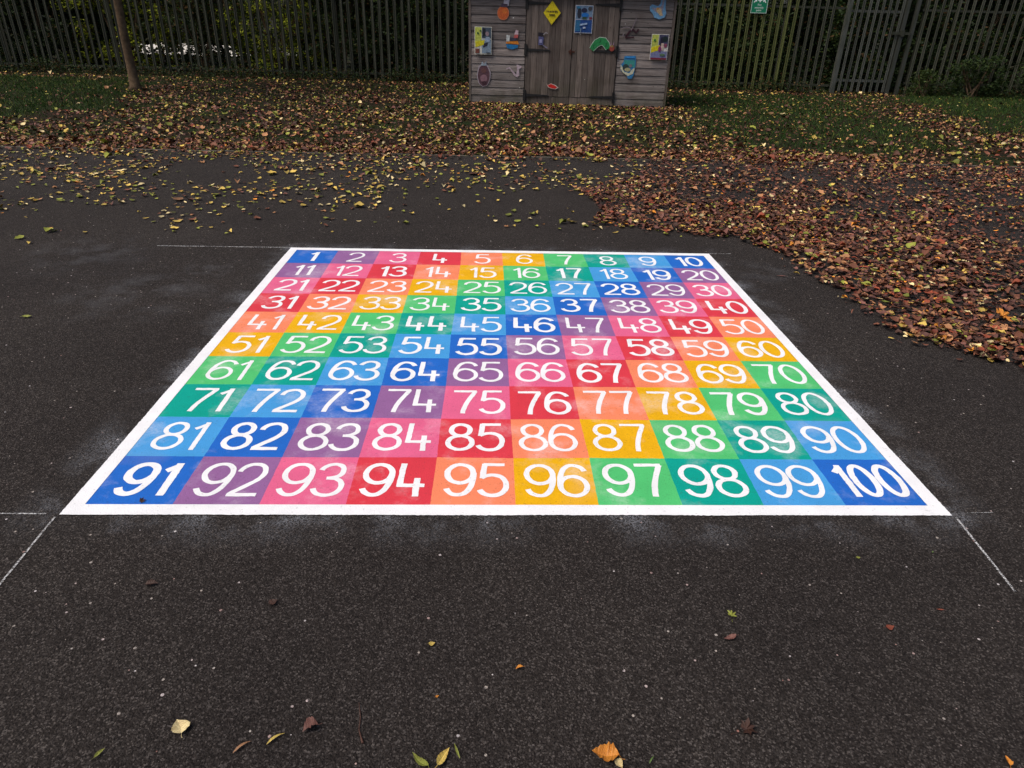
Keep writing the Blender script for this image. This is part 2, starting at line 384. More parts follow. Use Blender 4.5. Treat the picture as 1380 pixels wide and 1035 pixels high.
# ---------------------------------------------------------------- fallen leaves
def leaf_proto(kind, seed, n=5):
    rs = random.Random(seed); V = []; F = []
    if kind == 'maple':
        tips = [(-155, .55), (-95, .8), (-45, .95), (0, 1.), (45, .95), (95, .8), (155, .55)]; ring = [(-.5, 0)]
        pr = []
        for i, (a_, r0) in enumerate(tips):
            r0 *= rs.uniform(.85, 1.1)
            pr.append((R(a_-14), r0*.72)); pr.append((R(a_), r0)); pr.append((R(a_+14), r0*.7))
            if i < len(tips)-1: pr.append((R((a_+tips[i+1][0])/2), .47))
        pts = [(math.cos(t)*q*.5, math.sin(t)*q*.5) for t, q in pr]
        V = [(0, 0, .03)]+[(x_, y_, rs.uniform(0, .16)+.12*abs(y_)) for x_, y_ in pts]
        n = len(pts); F = [(0, i+1, i+2) for i in range(n-1)]+[(0, n, 1)]
        return V, F
    wid = dict(ovate=.30, narrow=.16, broad=.40, sliver=.06)[kind]*rs.uniform(.85, 1.15)
    fold = rs.uniform(.1, .9); curl = rs.uniform(-.5, .8); bend = rs.uniform(-.25, .25)
    for i in range(n+1):
        t = i/n; x_ = t-.5; w = wid*math.sin(math.pi*min(1, t**.75))*(1+(.12 if n == 5 else .09)*(i % 2)) if 0 < i < n else 0
        yb = bend*(x_*x_*4-1)*.3; zc = curl*x_*x_+.02*rs.random()
        if w == 0: V.append((x_, yb, zc))
        else: V += [(x_, yb-w, zc+w*fold*rs.uniform(.6, 1.4)), (x_, yb, zc), (x_, yb+w, zc+w*fold*rs.uniform(.6, 1.4))]
    last = len(V)-1
    F = [(0, 1, 2), (0, 2, 3)]
    for i in range(n-2):
        b = 1+3*i; F += [(b, b+3, b+4), (b, b+4, b+1), (b+1, b+4, b+5), (b+1, b+5, b+2)]
    b = 1+3*(n-2); F += [(b, last, b+1), (b+1, last, b+2)]
    return V, F
KINDS = ['ovate']*5+['broad']*4+['narrow']*3+['maple']*3+['sliver']
PROTO = []
for i, k in enumerate(KINDS):
    V, F = leaf_proto(k, 100+i); V = np.array(V, float); V[:, 2] -= V[:, 2].min(); PROTO.append((V, np.array(F), k))

def inside(poly, x, y, soft=0.):
    if soft:
        x, y = x+soft*nz(x, y, 1.2, 21)+soft*.5*nz(x, y, 5, 22), y+soft*nz(x, y, 1.2, 31)+soft*.6*nz(x, y, 4, 32)
    r_ = np.zeros(len(x), bool); n = len(poly)
    for i in range(n):
        x1, y1 = poly[i]; x2, y2 = poly[(i+1) % n]
        c = (y1 > y) != (y2 > y)
        with np.errstate(divide='ignore', invalid='ignore'):
            r_ ^= c & (x < (x2-x1)*(y-y1)/(y2-y1+1e-12)+x1)
    return r_
def nz(x, y, f, s=0.): return np.array([mnoise.noise(Vector((a*f, b*f, s))) for a, b in zip(x, y)])
DR = [at(*p) for p in [(800, 302), (870, 312), (985, 322), (1055, 345), (1095, 378), (1150, 398), (1172, 437), (1222, 456), (1300, 478), (1375, 500)]]
DR = DR+[at(1440, 525)]+[(3.4, -1.35), (9, -1.5), (14, KY), (1.9, KY), at(862, 238), at(778, 256), at(812, 285)]
def seg_dist(x, y, pts):
    d = np.full(len(x), 9.)
    for (x1, y1), (x2, y2) in zip(pts[:-1], pts[1:]):
        L = (x2-x1)**2+(y2-y1)**2; t = np.clip(((x-x1)*(x2-x1)+(y-y1)*(y2-y1))/L, 0, 1)
        d = np.minimum(d, np.hypot(x-x1-t*(x2-x1), y-y1-t*(y2-y1)))
    return d
PATCH_R = [at(*p) for p in [(905, 128), (1135, 133), (1190, 160), (1320, 208), (1180, 214), (1060, 208), (960, 185), (915, 160)]]
GRASS_L = [at(*p) for p in [(-200, 95), (180, 108), (175, 150), (100, 152), (0, 160), (-200, 165)]]
GRASS_RR = [at(*p) for p in [(1195, 128), (1500, 118), (1500, 195), (1380, 190), (1290, 160)]]
LX = []; 
def scatter(n, x0, x1, y0, y1, dens, mixd, tilt, pile, smin=.028, smax=.062):
    x = rng.uniform(x0, x1, n); y = rng.uniform(y0, y1, n); keep = rng.random(n) < dens(x, y)
    x = x[keep]; y = y[keep]; m = len(x)
    ks = list(mixd); pr = np.array([mixd[k] for k in ks]); pr /= pr.sum()
    cm = np.array([LKEYS.index(k) for k in ks])[rng.choice(len(ks), m, p=pr)]
    LX.append(dict(x=x, y=y, c=cm, s=rng.uniform(smin, smax, m)*rng.choice([.7, 1, 1, 1.25, 1.7], m, p=[.2, .3, .3, .15, .05]), tilt=rng.uniform(-1, 1, (m, 2))*tilt, z=rng.random(m)**1.3*pile+.005, r=rng.uniform(0, 2*math.pi, m)))
MIX_D = dict(brown=.27, dark=.2, mauve=.18, tan=.15, rust=.07, yellow=.045, cream=.03, olive=.035, orange=.012)
MIX_T = dict(yellow=.3, cream=.17, olive=.22, tan=.13, brown=.12, mauve=.03, orange=.03)
MIX_G = dict(dark=.27, brown=.24, mauve=.08, tan=.14, rust=.04, yellow=.10, olive=.11, cream=.03)
def d_drift(x, y):
    ins = inside(DR, x, y); e = seg_dist(x, y, DR[:10]); k = np.clip(1.15-e*.36, .30, 1)*np.clip(.5+e*6, .5, 1)
    k = k*np.clip(.85+1.1*nz(x, y, 1.3), .3, 1.1)
    return np.where(ins, k, np.where(e < .12, .10, 0)*np.clip(nz(x, y, 3., 4)+.4, 0, 1))
scatter(140000, 0, 10, -1.4, KY, d_drift, MIX_D, .3, .028, .024, .056)
def d_tar(x, y):
    lim = 1.75+.35*nz(x, y, .6, 9)+np.where(x > -1.2, .35, 0)+np.where(x < -2.6, -.2, 0)
    k = np.clip((y-lim)/2.6, 0, 1)
    return np.where(y > lim, .12+.75*k, 0)*np.clip(.55+1.4*nz(x, y, 1.1, 3), .05, 1)*(~inside(DR, x, y))
scatter(12500, -9, 2.6, 1.2, KY, d_tar, MIX_T, .14, .004, .034, .068)
def d_grass(x, y):
    k = np.clip(1.25-(y-KY)*.085, .45, 1)*np.clip(.7+.9*nz(x, y, .8, 5), .25, 1)
    k = np.where(inside(PATCH_R, x, y, .9), .4*k, k); k = np.where(inside(GRASS_L, x, y, .9), .13*k, k); k = np.where(inside(GRASS_RR, x, y, .9), .10*k, k)
    return k
scatter(95000, -13, 14, KY, 16.2, d_grass, MIX_G, .5, .035, .035, .07)
scatter(9000, -8, 5, KY-.25, KY+.7, lambda x, y: np.where(y < KY, .25, .9), MIX_D, .5, .03)     # thicker along the kerb
scatter(1400, -.6, 3.6, 10.8, 11.5, lambda x, y: .9+0*x, MIX_G, .5, .04)                          # against the shed
L_ = {k: np.concatenate([d[k] for d in LX]) for k in LX[0]}
# nothing under the shed
ok = ~((L_['x'] > -.45) & (L_['x'] < 3.35) & (L_['y'] > 11.5) & (L_['y'] < 13.6)); L_ = {k: v[ok] for k, v in L_.items()}
NL = len(L_['x']); var = rng.integers(0, len(PROTO), NL)
def rotm(r_, t1, t2):
    cz, sz = np.cos(r_), np.sin(r_); c1, s1 = np.cos(t1), np.sin(t1); c2, s2 = np.cos(t2), np.sin(t2)
    Z = np.array([[cz, -sz, 0*cz], [sz, cz, 0*cz], [0*cz, 0*cz, 1+0*cz]]).transpose(2, 0, 1)
    X = np.array([[1+0*c1, 0*c1, 0*c1], [0*c1, c1, -s1], [0*c1, s1, c1]]).transpose(2, 0, 1)
    Y = np.array([[c2, 0*c2, s2], [0*c2, 1+0*c2, 0*c2], [-s2, 0*c2, c2]]).transpose(2, 0, 1)
    return Z@X@Y
dist = np.hypot(L_['x']-CAM.x, L_['y']-CAM.y)/L_['s']
px = (np.stack([L_['x'], L_['y'], 0*L_['x']], 1)-np.array(CAM)); sxp = 690+FPX*(px@np.array(rt))/(px@np.array(fw))
order = np.argsort(np.where((sxp > 5) & (sxp < 1375), dist, 1e9)); top = set(order[:262].tolist())
rest = np.array([i for i in range(NL) if i not in top])
VV = []; FF = []; MI = []; base = 0
for vi, (V, F, k) in enumerate(PROTO):
    idx = rest[var[rest] == vi]
    Rm = rotm(L_['r'][idx], L_['tilt'][idx, 0], L_['tilt'][idx, 1])
    sc3 = L_['s'][idx][:, None]*np.array([1, 1, 1.]) ; W_ = np.einsum('nij,nkj->nki', Rm, V[None]*sc3[:, None, :])
    W_[:, :, 2] += (L_['z'][idx]-W_[:, :, 2].min(1).clip(max=0)*.7)[:, None]; W_[:, :, 0] += L_['x'][idx][:, None]; W_[:, :, 1] += L_['y'][idx][:, None]
    VV.append(W_.reshape(-1, 3)); n = len(V); FF.append((F[None]+(np.arange(len(idx))*n)[:, None, None]+base).reshape(-1, 3)); base += len(idx)*n
    MI.append(np.repeat(L_['c'][idx], len(F)))
me = np_mesh('leaf_litter', np.concatenate(VV), np.concatenate(FF), [LM[k] for k in LKEYS], np.concatenate(MI), tri=True)
tag(link(bpy.data.objects.new('leaf_litter', me)), label='mass of small brown and yellow fallen leaves over the grass and far tarmac', cat='leaf litter', kind='stuff')
# the nearest leaves, each an object
LMESH = {}
def mat_near(name, rgb):            # a leaf seen close: midrib, side veins, spots
    a = NT(name, .55, .3); base = lin(rgb); sx = a.n('ShaderNodeSeparateXYZ'); a.l(a.coords(), sx.inputs[0])
    ay = a.math('ABSOLUTE', sx.outputs[1]); oi = a.n('ShaderNodeObjectInfo')
    rib = a.math('LESS_THAN', ay, .012)
    sv = a.math('PINGPONG', a.math('SUBTRACT', sx.outputs[0], a.math('MULTIPLY', ay, .9)), .055)
    vein = a.math('MAXIMUM', rib, a.math('MULTIPLY', a.math('LESS_THAN', sv, .007), .6))
    c = a.mix(oi.outputs['Random'], tuple(v*.75 for v in base), tuple(min(1, v*1.15) for v in base))
    c = a.mix(a.ramp(a.noise(5, 4, .65), [(.42, 0.), (.7, .65)]), c, tuple(v*k_ for v, k_ in zip(base, (.5, .38, .3))))
    c = a.mix(a.ramp(a.noise(28, 2, .5), [(.66, 0.), (.72, .8)]), c, (.03, .018, .012))
    c = a.mix(a.math('MULTIPLY', vein, .5), c, tuple(min(1, v*1.5+.03) for v in base))
    a.color(c); a.bump(a.math('MULTIPLY', vein, -1.), .5, .002); return a.m
NEARM = {k: mat_near('near_leaf_'+k, v) for k, v in LEAFCOL.items()}
def leaf_mesh_near(vi, ck):
    if (vi, ck, 1) not in LMESH:
        V, F = leaf_proto(KINDS[vi], 100+vi, 13); V = np.array(V); V[:, 2] -= V[:, 2].min(); b = MB(); b.add(V.tolist(), F); e = 1 if KINDS[vi] != 'sliver' else 0
        if e:
            y0 = V[0][1]; b.tube([(-.48, y0, V[0][2]+.005), (-.62, y0+.03, .02), (-.74, y0+.02, .01)], [.012, .011, .014], 5)
        LMESH[(vi, ck, 1)] = b.mesh('fallen_leaf', NEARM[ck], False)
    return LMESH[(vi, ck, 1)]
def leaf_mesh(vi, ck):
    if (vi, ck) not in LMESH:
        V, F, k = PROTO[vi]; b = MB(); b.add(V.tolist(), F.tolist()); LMESH[(vi, ck)] = b.mesh('fallen_leaf', LM[ck], True)
    return LMESH[(vi, ck)]
WORD = dict(dark='dark brown', brown='brown', mauve='mauve brown', tan='tan', rust='rust red', yellow='yellow', cream='pale cream', olive='olive', orange='orange', green='green')
def put_leaf(vi, ck, x, y, z, s, rz, t1=0., t2=0., sy=1., label=None, group=None, near=False):
    o = bpy.data.objects.new('fallen_leaf', (leaf_mesh_near if near or label and not group else leaf_mesh)(vi, ck)); col.objects.link(o); o.location = (x, y, z); o.scale = (s, s*sy, s); o.rotation_euler = (t1, t2, rz)
    return tag(o, label=label, cat='leaf', group=group)
for i in sorted(top):
    ck = LKEYS[L_['c'][i]]; drift = L_['x'][i] > .75
    g = 'leaves in the drift right of the number square' if drift else 'leaves scattered on the tarmac beyond the number square'
    lab = (f'{WORD[ck]} fallen leaf in the drift at the right of the number square' if drift else f'{WORD[ck]} fallen leaf lying on bare tarmac behind and left of the number square')
    V = PROTO[var[i]][0]*L_['s'][i]; zz = (V@rotm(np.array([0.]), L_['tilt'][i, :1], L_['tilt'][i, 1:])[0].T)[:, 2].min()
    put_leaf(int(var[i]), ck, L_['x'][i], L_['y'][i], L_['z'][i]-min(0, zz)*.7, L_['s'][i], L_['r'][i], L_['tilt'][i, 0], L_['tilt'][i, 1], 1., lab, g+', '+WORD[ck])
# single leaves one can point to
OV, BR, NA, MA, SL = 0, 5, 9, 12, 15
for px_, py_, vi, ck, s, rz, t1, label in [
    (242, 983, BR, 'cream', .052, 125, .15, 'pale cream fallen leaf on the near tarmac at the bottom left'),
    (419, 984, BR+1, 'mauve', .046, 210, .2, 'mauve brown fallen leaf on the near tarmac right of the thin yellow seed'),
    (372, 997, SL, 'yellow', .055, 40, 0, 'thin yellow seed wing lying between the cream leaf and the mauve leaf'),
    (327, 1008, SL, 'tan', .055, 42, 0, 'thin tan brown seed wing just right of the pale cream leaf'),
    (135, 1017, NA, 'olive', .032, 60, .2, 'small olive leaf fragment in the bottom left corner'),
    (582, 869, OV+1, 'yellow', .022, 10, .3, 'tiny crumpled yellow leaf alone below number 94'),
    (700, 902, OV+2, 'orange', .026, 200, .3, 'small curled yellow orange leaf alone below number 95'),
    (589, 940, OV, 'orange', .012, 30, .3, 'tiny orange leaf crumb above the olive yellow leaves'),
    (566, 1029, NA+2, 'olive', .062, 140, .2, 'olive yellow leaf with its tip up at the bottom edge, left of a pair'),
    (597, 1024, NA+1, 'yellow', .06, 60, .3, 'yellow narrow leaf pointing up at the bottom edge, middle of three'),
    (616, 1014, SL, 'olive', .05, 110, .2, 'thin curved olive yellow leaf, rightmost of three at the bottom edge'),
    (815, 1021, BR+2, 'orange', .075, 170, .1, 'broad orange yellow leaf at the bottom edge of the photo'),
    (834, 1032, OV+4, 'cream', .03, 300, .2, 'small pale leaf tip beside the broad orange leaf'),
    (985, 831, MA+1, 'olive', .045, 80, .25, 'yellow green lobed leaf on the near tarmac below number 98'),
    (1156, 753, OV, 'olive', .018, 0, .2, 'tiny yellow green leaf below number 99'),
    (1266, 823, NA, 'rust', .026, 170, .1, 'small rust brown leaf nearest the right chalk line'),
    (1198, 847, OV+1, 'rust', .032, 10, .2, 'rust brown crumpled leaf left of the small leaf by the chalk line'),
    (983, 861, NA+1, 'mauve', .05, 200, .05, 'dull mauve narrow leaf below the yellow green lobed leaf'),
    (205, 788, OV+2, 'dark', .044, 5, .05, 'flat dark brown leaf on the near tarmac below number 91'),
    (368, 813, BR, 'dark', .03, 40, .05, 'flat dark brown leaf below number 93'),
    (1005, 985, MA+2, 'dark', .07, 20, .1, 'dark red brown crumpled leaf at the lower right'),
    (1356, 1028, OV+4, 'orange', .03, 80, .4, 'small curled orange leaf in the bottom right corner'),
    (191, 677, MA, 'dark', .03, 30, .3, 'brown leaf scrap lying on the blue square below number 91'),
    (37, 428, OV, 'olive', .05, 5, .1, 'yellow green leaf alone on tarmac left of number 41'),
    (1345, 441, MA+1, 'orange', .15, 40, .45, 'largest orange leaf standing up in the drift at the right edge'),
    (1262, 416, MA+2, 'rust', .10, 300, .2, 'large rust coloured lobed leaf in the drift left of the largest orange leaf'),
    (1172, 418, OV+3, 'olive', .055, 50, .5, 'olive leaf at the near edge of the drift beside number 50'),
    (1052, 373, NA, 'mauve', .06, 170, .05, 'long mauve brown leaf on bare tarmac between the square and the drift'),
    (1325, 482, BR+1, 'cream', .05, 10, .2, 'pale leaf at the near tip of the drift by the right edge'),
    (878, 1026, SL, 'green', .03, 50, .3, 'short green grass blade at the bottom edge'),
    (1256, 745, OV+2, 'green', .012, 50, .3, 'tiny green leaf beside the right chalk line')]:
    x_, y_ = at(px_, py_)
    V = PROTO[vi][0]
    put_leaf(vi, ck, x_, y_, .004+s*abs(math.sin(t1))*.25+(.05 if s > .09 else 0), s*(.85 if py_ > 700 else 1), R(rz), t1, 0, 1., label)
tw = [at(484, 948), at(486, 968), at(484, 985), at(489, 1003)]
MB().tube([(*p, .004) for p in tw], [.0008, .0012, .0014, .003], 5).build('twig', LM['dark'], label='thin red brown twig on the near tarmac below number 94', cat='twig')

# ---------------------------------------------------------------- grass
GM = [mat_leaf('grass_mid', (48, 74, 28), .95, .2, .45), mat_leaf('grass_yellow', (108, 118, 50), .8, .2, .4)]
def grass():
    n = 150000; x = rng.uniform(-14, 14.5, n); y = KY+.05+rng.random(n)**.8*(16.6-KY)
    kk = np.clip(.12+.8*nz(x, y, .55, 11)+.5*nz(x, y, 3., 2), .01, .5)*np.clip((y-KY)/2.5, .12, 1)
    kk = np.where(inside(PATCH_R, x, y, .9), .95, kk); kk = np.where(inside(GRASS_L, x, y, .9), 1., kk); kk = np.where(inside(GRASS_RR, x, y, .9), 1., kk)
    k = (rng.random(n) < kk) & ~((x > -.5) & (x < 3.4) & (y > 11.5) & (y < 13.7)); x = x[k]; y = y[k]; n = len(x)
    h = rng.uniform(.02, .058, n)*(.7+.5*kk[k]); a_ = rng.uniform(0, 2*math.pi, n); w = rng.uniform(.003, .006, n); ln = rng.uniform(.2, 1.0, n)*h; b_ = rng.uniform(0, 2*math.pi, n)
    g = .008
    V = np.zeros((n, 4, 3)); V[:, 0] = np.stack([x-np.cos(a_)*w, y-np.sin(a_)*w, 0*x+g-.01], 1); V[:, 1] = np.stack([x+np.cos(a_)*w, y+np.sin(a_)*w, 0*x+g-.01], 1)
    mx = x+np.cos(b_)*ln*.35; my = y+np.sin(b_)*ln*.35
    V[:, 2] = np.stack([mx+np.cos(a_)*w*.8, my+np.sin(a_)*w*.8, g+h*.6], 1); V[:, 3] = np.stack([x+np.cos(b_)*ln, y+np.sin(b_)*ln, g+h], 1)
    F = np.array([[0, 1, 2], [0, 2, 3]])[None]+(np.arange(n)*4)[:, None, None]
    return np_mesh('grass', V.reshape(-1, 3), F.reshape(-1, 3), GM, np.repeat((rng.random(n) < .14).astype(int), 2), tri=True)
tag(link(bpy.data.objects.new('grass', grass())), label='short dark green grass showing through the leaves before the fence', cat='grass', kind='stuff')

# ---------------------------------------------------------------- shed
SA = Vector((-.5, 11.59, 0)); SB = Vector((3.39, 11.30, 0)); SW = 3.90; SROT = math.atan2(SB.y-SA.y, SB.x-SA.x)
shed = empty('shed', SA, SROT, label='weathered grey wooden shed with double doors standing before the fence', cat='shed')
SD = 2.0; EAVE = 2.02
def clad(x0, x1, n=14):
    b = MB(); hgt = (EAVE-.03)/n
    for i in range(n):
        z0 = .03+i*hgt; xa = x0+random.uniform(0, .004); xb = x1-random.uniform(0, .004); sag = random.uniform(-.004, .004)
        y_b, y_t = -.016-random.uniform(0, .004), -.004
        vs = [(xa, y_b, z0+sag), (xb, y_b, z0-sag), (xb, y_b+.003, z0+hgt*.55-sag), (xa, y_b+.003, z0+hgt*.55+sag), (xb, y_t, z0+hgt-.006), (xa, y_t, z0+hgt-.006), (xa, .012, z0), (xb, .012, z0), (xb, .012, z0+hgt-.006), (xa, .012, z0+hgt-.006)]
        b.add(vs, [(0, 1, 2, 3), (3, 2, 4, 5), (1, 0, 6, 7), (5, 4, 8, 9), (0, 3, 5, 9, 6), (1, 7, 8, 4, 2)])
    return b
clad(.035, 1.085).build('front_cladding', M['board'], shed, label='weatherboards left of the doors')
clad(2.885, SW-.035).build('front_cladding', M['board'], shed, label='weatherboards right of the doors')
MB().box(.0, SW, .02, .05, .0, EAVE).build('front_lining', M['plank'], shed)
for a_, b_ in ((-.012, .033), (SW-.033, SW+.012)): MB().box(a_, b_, -.024, .03, 0, EAVE).build('corner_post', M['plank'], shed)
def side(x):
    b = MB(); n = 14
    for i in range(n):
        z0 = .03+i*EAVE/n*.98; b.add([(x-.01, .05, z0), (x+.01, .05, z0), (x+.01, SD, z0), (x-.01, SD, z0), (x-.004, .05, z0+.135), (x+.004, .05, z0+.135), (x+.004, SD, z0+.135), (x-.004, SD, z0+.135)], [(0,1,2,3), (7,6,5,4), (0,4,5,1), (1,5,6,2), (2,6,7,3), (3,7,4,0)])
    b.add([(x-.01, .05, EAVE), (x-.01, SD, EAVE), (x-.01, SD/2, EAVE+.55), (x+.01, .05, EAVE), (x+.01, SD, EAVE), (x+.01, SD/2, EAVE+.55)], [(0, 2, 1), (3, 4, 5), (0, 3, 5, 2), (2, 5, 4, 1)])
    return b.build('side_wall', M['board'], shed)
side(.01); side(SW-.01)
MB().box(.02, SW-.02, SD-.03, SD, 0, EAVE).build('back_wall', M['board'], shed)
rf = MB(); o_ = .12; sl = .55/(SD/2)
for s in (0, 1):
    ye = -.14 if s == 0 else SD+.14; ym = SD/2; ze = EAVE+.02-(.14)*sl; zm = EAVE+.02+.55
    rf.add([(-o_, ye, ze), (SW+o_, ye, ze), (SW+o_, ym, zm), (-o_, ym, zm), (-o_, ye, ze+.025), (SW+o_, ye, ze+.025), (SW+o_, ym, zm+.025), (-o_, ym, zm+.025)], [(0,3,2,1), (4,5,6,7), (0,1,5,4), (1,2,6,5), (2,3,7,6), (3,0,4,7)])
rf.build('roof', M['felt'], shed)
def door(x0, x1, label):
    n = 8; b = MB(); w = (x1-x0)/n; xs = [x0]
    for i in range(1, n): xs.append(x0+i*w+random.uniform(-.012, .012))
    xs.append(x1)
    for i in range(n):
        zt = 1.88; b.bevbox(xs[i]+.0015, xs[i+1]-.0015, -.030-random.uniform(0, .005), -.004, .175+random.uniform(-.006, .004), zt, .0035)
    return b.build('door', M['plank'], shed, label=label)
d1 = door(1.10, 1.985, 'left plank door'); d2 = door(1.997, 2.865, 'right plank door')
tb = MB(); tb.bevbox(1.09, 1.99, -.024, -.002, .03, .168, .004); tb.bevbox(1.995, 2.875, -.026, -.002, .03, .166, .004); tb.build('threshold_board', M['plank'], shed)
MB().bevbox(1.09, 2.88, -.03, -.003, 1.895, 2.0, .004).build('lintel', M['plank'], shed)
def hinge(parent, x, z, d, L=.46):
    b = MB(); y0, y1 = -.047, -.038
    vs = [(x, y0, z-.03), (x, y0, z+.03), (x+d*L, y0, z+.012), (x+d*L, y0, z-.012), (x, y1, z-.03), (x, y1, z+.03), (x+d*L, y1, z+.012), (x+d*L, y1, z-.012)]
    b.add(vs, [(0,1,2,3), (7,6,5,4), (0,4,5,1), (1,5,6,2), (2,6,7,3), (3,7,4,0)])
    b.box(min(x-d*.045, x-d*.005), max(x-d*.045, x-d*.005), y0, -.028, z-.1, z+.1)
    b.tube([(x, y0-.004, z-.1), (x, y0-.004, z+.1)], .011, 8)
    for t in (.15, .45, .8): b.tube([(x+d*L*t, y0-.005, z), (x+d*L*t, y0, z)], .009, 8)
    return b.build('hinge', M['iron'], parent)
for z in (.185, 1.0, 1.80): hinge(d1, 1.115, z, 1)
for z in (.185, 1.01, 1.80): hinge(d2, 2.85, z, -1)
lb = MB(); lb.box(1.93, 2.05, -.048, -.037, .975, 1.005); lb.box(1.955, 1.985, -.056, -.048, .955, 1.03); lb.tube([(1.965, -.06, .96), (1.965, -.065, .93), (1.985, -.065, .93), (1.985, -.06, .96)], .006, 6)
lb.build('latch', M['rust'], shed)

# things fixed on the shed: thin real sheets, generic shapes only
def flat_mat(name, rgb): return mat_simple(name, tuple(v*.9 for v in rgb), .55, .3, .32, 34)
FM = {}
def fm(rgb):
    if rgb not in FM: FM[rgb] = flat_mat('print_%d_%d_%d' % rgb, rgb)
    return FM[rgb]
class Sheet:                         # shapes in shed coordinates (u along the wall, z up); stacked 1 mm apart
    def __init__(s, u, z, name, label, cat, group=None, parent_rot=SROT, y=-.052):
        d = Vector((math.cos(SROT), math.sin(SROT), 0)); n_ = Vector((math.sin(SROT), -math.cos(SROT), 0))
        s.b = MB(); s.mats = []; s.y = 0; s.name = name; s.k = dict(label=label, cat=cat, group=group)
        s.loc = SA+d*u+n_*(-y)+Vector((0, 0, z)); s.rot = SROT; s.u = u; s.z = z
    def mi(s, rgb):
        m = fm(rgb)
        if m not in s.mats: s.mats.append(m)
        return s.mats.index(m)
    def poly(s, pts, rgb, thick=.002):
        n = len(pts); y0 = s.y-thick; s.y -= .0012
        vs = [(a_, y0, b_) for a_, b_ in pts]+[(a_, 0.0, b_) for a_, b_ in pts]
        s.b.add(vs, [tuple(range(n)), tuple(range(2*n-1, n-1, -1))]+[(i, i+n, (i+1) % n+n, (i+1) % n) for i in range(n)], s.mi(rgb)); return s
    def rect(s, a0, a1, b0, b1, rgb): return s.poly([(a0, b0), (a1, b0), (a1, b1), (a0, b1)], rgb)
    def oval(s, cx, cz, rx, rz, rgb, n=20, wob=0.): return s.poly([(cx+rx*math.cos(2*math.pi*i/n)*(1+wob*math.sin(i*2.4)), cz+rz*math.sin(2*math.pi*i/n)*(1+wob*math.cos(i*3.1))) for i in range(n)], rgb)
    def done(s):
        o = s.b.build(s.name, s.mats, **s.k); o.location = s.loc; o.rotation_euler = (0, 0, s.rot); return o
def band(pts, w):                    # closed outline of a thick curve
    L1 = []; L2 = []
    for i, p in enumerate(pts):
        a_ = Vector(pts[max(0, i-1)]); c_ = Vector(pts[min(len(pts)-1, i+1)]); t = (c_-a_).normalized(); ww = w[i] if hasattr(w, '__len__') else w
        L1.append((p[0]-t.y*ww, p[1]+t.x*ww)); L2.append((p[0]+t.y*ww, p[1]-t.x*ww))
    return L1+L2[::-1]
s = Sheet(.27, 1.14, 'poster', 'white edged poster with yellow and grey panels on the left boards', 'poster')
s.rect(-.165, .165, -.24, .24, (215, 215, 205)); s.rect(-.155, -.03, -.05, .23, (190, 200, 90)); s.rect(-.02, .155, .04, .23, (70, 84, 100)); s.rect(-.02, .155, -.22, .02, (130, 150, 170))
s.poly([(-.15, -.12), (.02, -.07), (.03, .01), (-.15, -.02)], (215, 205, 40)); s.poly([(-.01, .06), (.05, .1), (.05, .2), (-.01, .22)], (30, 34, 44)); s.poly([(.0, -.12), (.08, -.09), (.1, -.02), (.02, -.05)], (40, 42, 60))
s.oval(.08, .12, .035, .04, (150, 130, 140)); s.oval(.09, .02, .05, .05, (150, 170, 195)); s.rect(-.15, -.07, -.22, -.14, (120, 70, 60)); s.rect(.06, .14, -.22, -.205, (30, 30, 40)); s.oval(-.1, .13, .02, .016, (60, 110, 60)); s.oval(-.05, .17, .015, .016, (60, 90, 60)); s.done()
s = Sheet(3.665, 1.11, 'poster', 'white edged poster with yellow, purple and dark panels on the right boards', 'poster')
s.rect(-.165, .165, -.225, .225, (215, 212, 205)); s.rect(-.155, -.03, -.06, .215, (185, 195, 90)); s.rect(-.02, .155, .02, .215, (70, 70, 100)); s.rect(-.155, .155, -.19, -.07, (120, 125, 165))
s.poly([(-.15, -.1), (.0, -.05), (.01, .04), (-.15, -.01)], (220, 205, 30)); s.oval(.09, .14, .06, .05, (24, 40, 44)); s.oval(.03, .1, .025, .08, (30, 26, 50)); s.rect(.03, .08, -.05, .07, (205, 180, 170)); s.rect(.09, .14, .0, .06, (140, 70, 100)); s.oval(.01, -.03, .03, .05, (130, 50, 110))
s.rect(-.15, .15, -.215, -.185, (120, 30, 50)); s.oval(-.1, .12, .02, .02, (60, 130, 60)); s.oval(.07, -.13, .05, .02, (90, 120, 90)); s.done()
s = Sheet(2.186, 1.55, 'poster', 'blue poster with pictures above pale lettering on the doors', 'poster')
s.rect(-.168, .168, -.235, .235, (200, 205, 215)); s.rect(-.158, .158, -.225, -.01, (30, 72, 140)); s.rect(-.158, .158, .0, .225, (110, 135, 165)); s.rect(-.158, -.06, -.2, -.02, (40, 105, 150))
s.oval(-.09, .1, .04, .09, (40, 46, 62)); s.oval(.0, .15, .055, .04, (34, 38, 66)); s.oval(.02, .07, .07, .04, (30, 110, 190)); s.oval(.11, .18, .04, .035, (74, 74, 80)); s.rect(-.03, .05, .0, .04, (50, 72, 50)); s.rect(.1, .15, .0, .04, (130, 50, 70)); s.rect(-.14, -.08, .18, .215, (50, 120, 160))
s.poly([(-.07, -.11), (.07, -.085), (.07, -.055), (-.07, -.08)], (150, 175, 210)); s.poly([(-.01, -.16), (.04, -.155), (.04, -.125), (-.01, -.13)], (175, 190, 215)); s.rect(-.05, -.042, -.22, -.15, (160, 180, 190)); s.done()
s = Sheet(1.579, 1.645, 'sign', 'yellow diamond sign with small dark lettering high on the left door', 'sign')
s.poly([(0, -.205), (.165, .0), (0, .205), (-.165, .0)], (216, 196, 30)); s.poly([(0, -.185), (.15, .0), (0, .185), (-.15, .0)], (226, 206, 28))
for i in range(7): s.rect(-.105+i*.031, -.085+i*.031, .005, .035, (70, 62, 30))
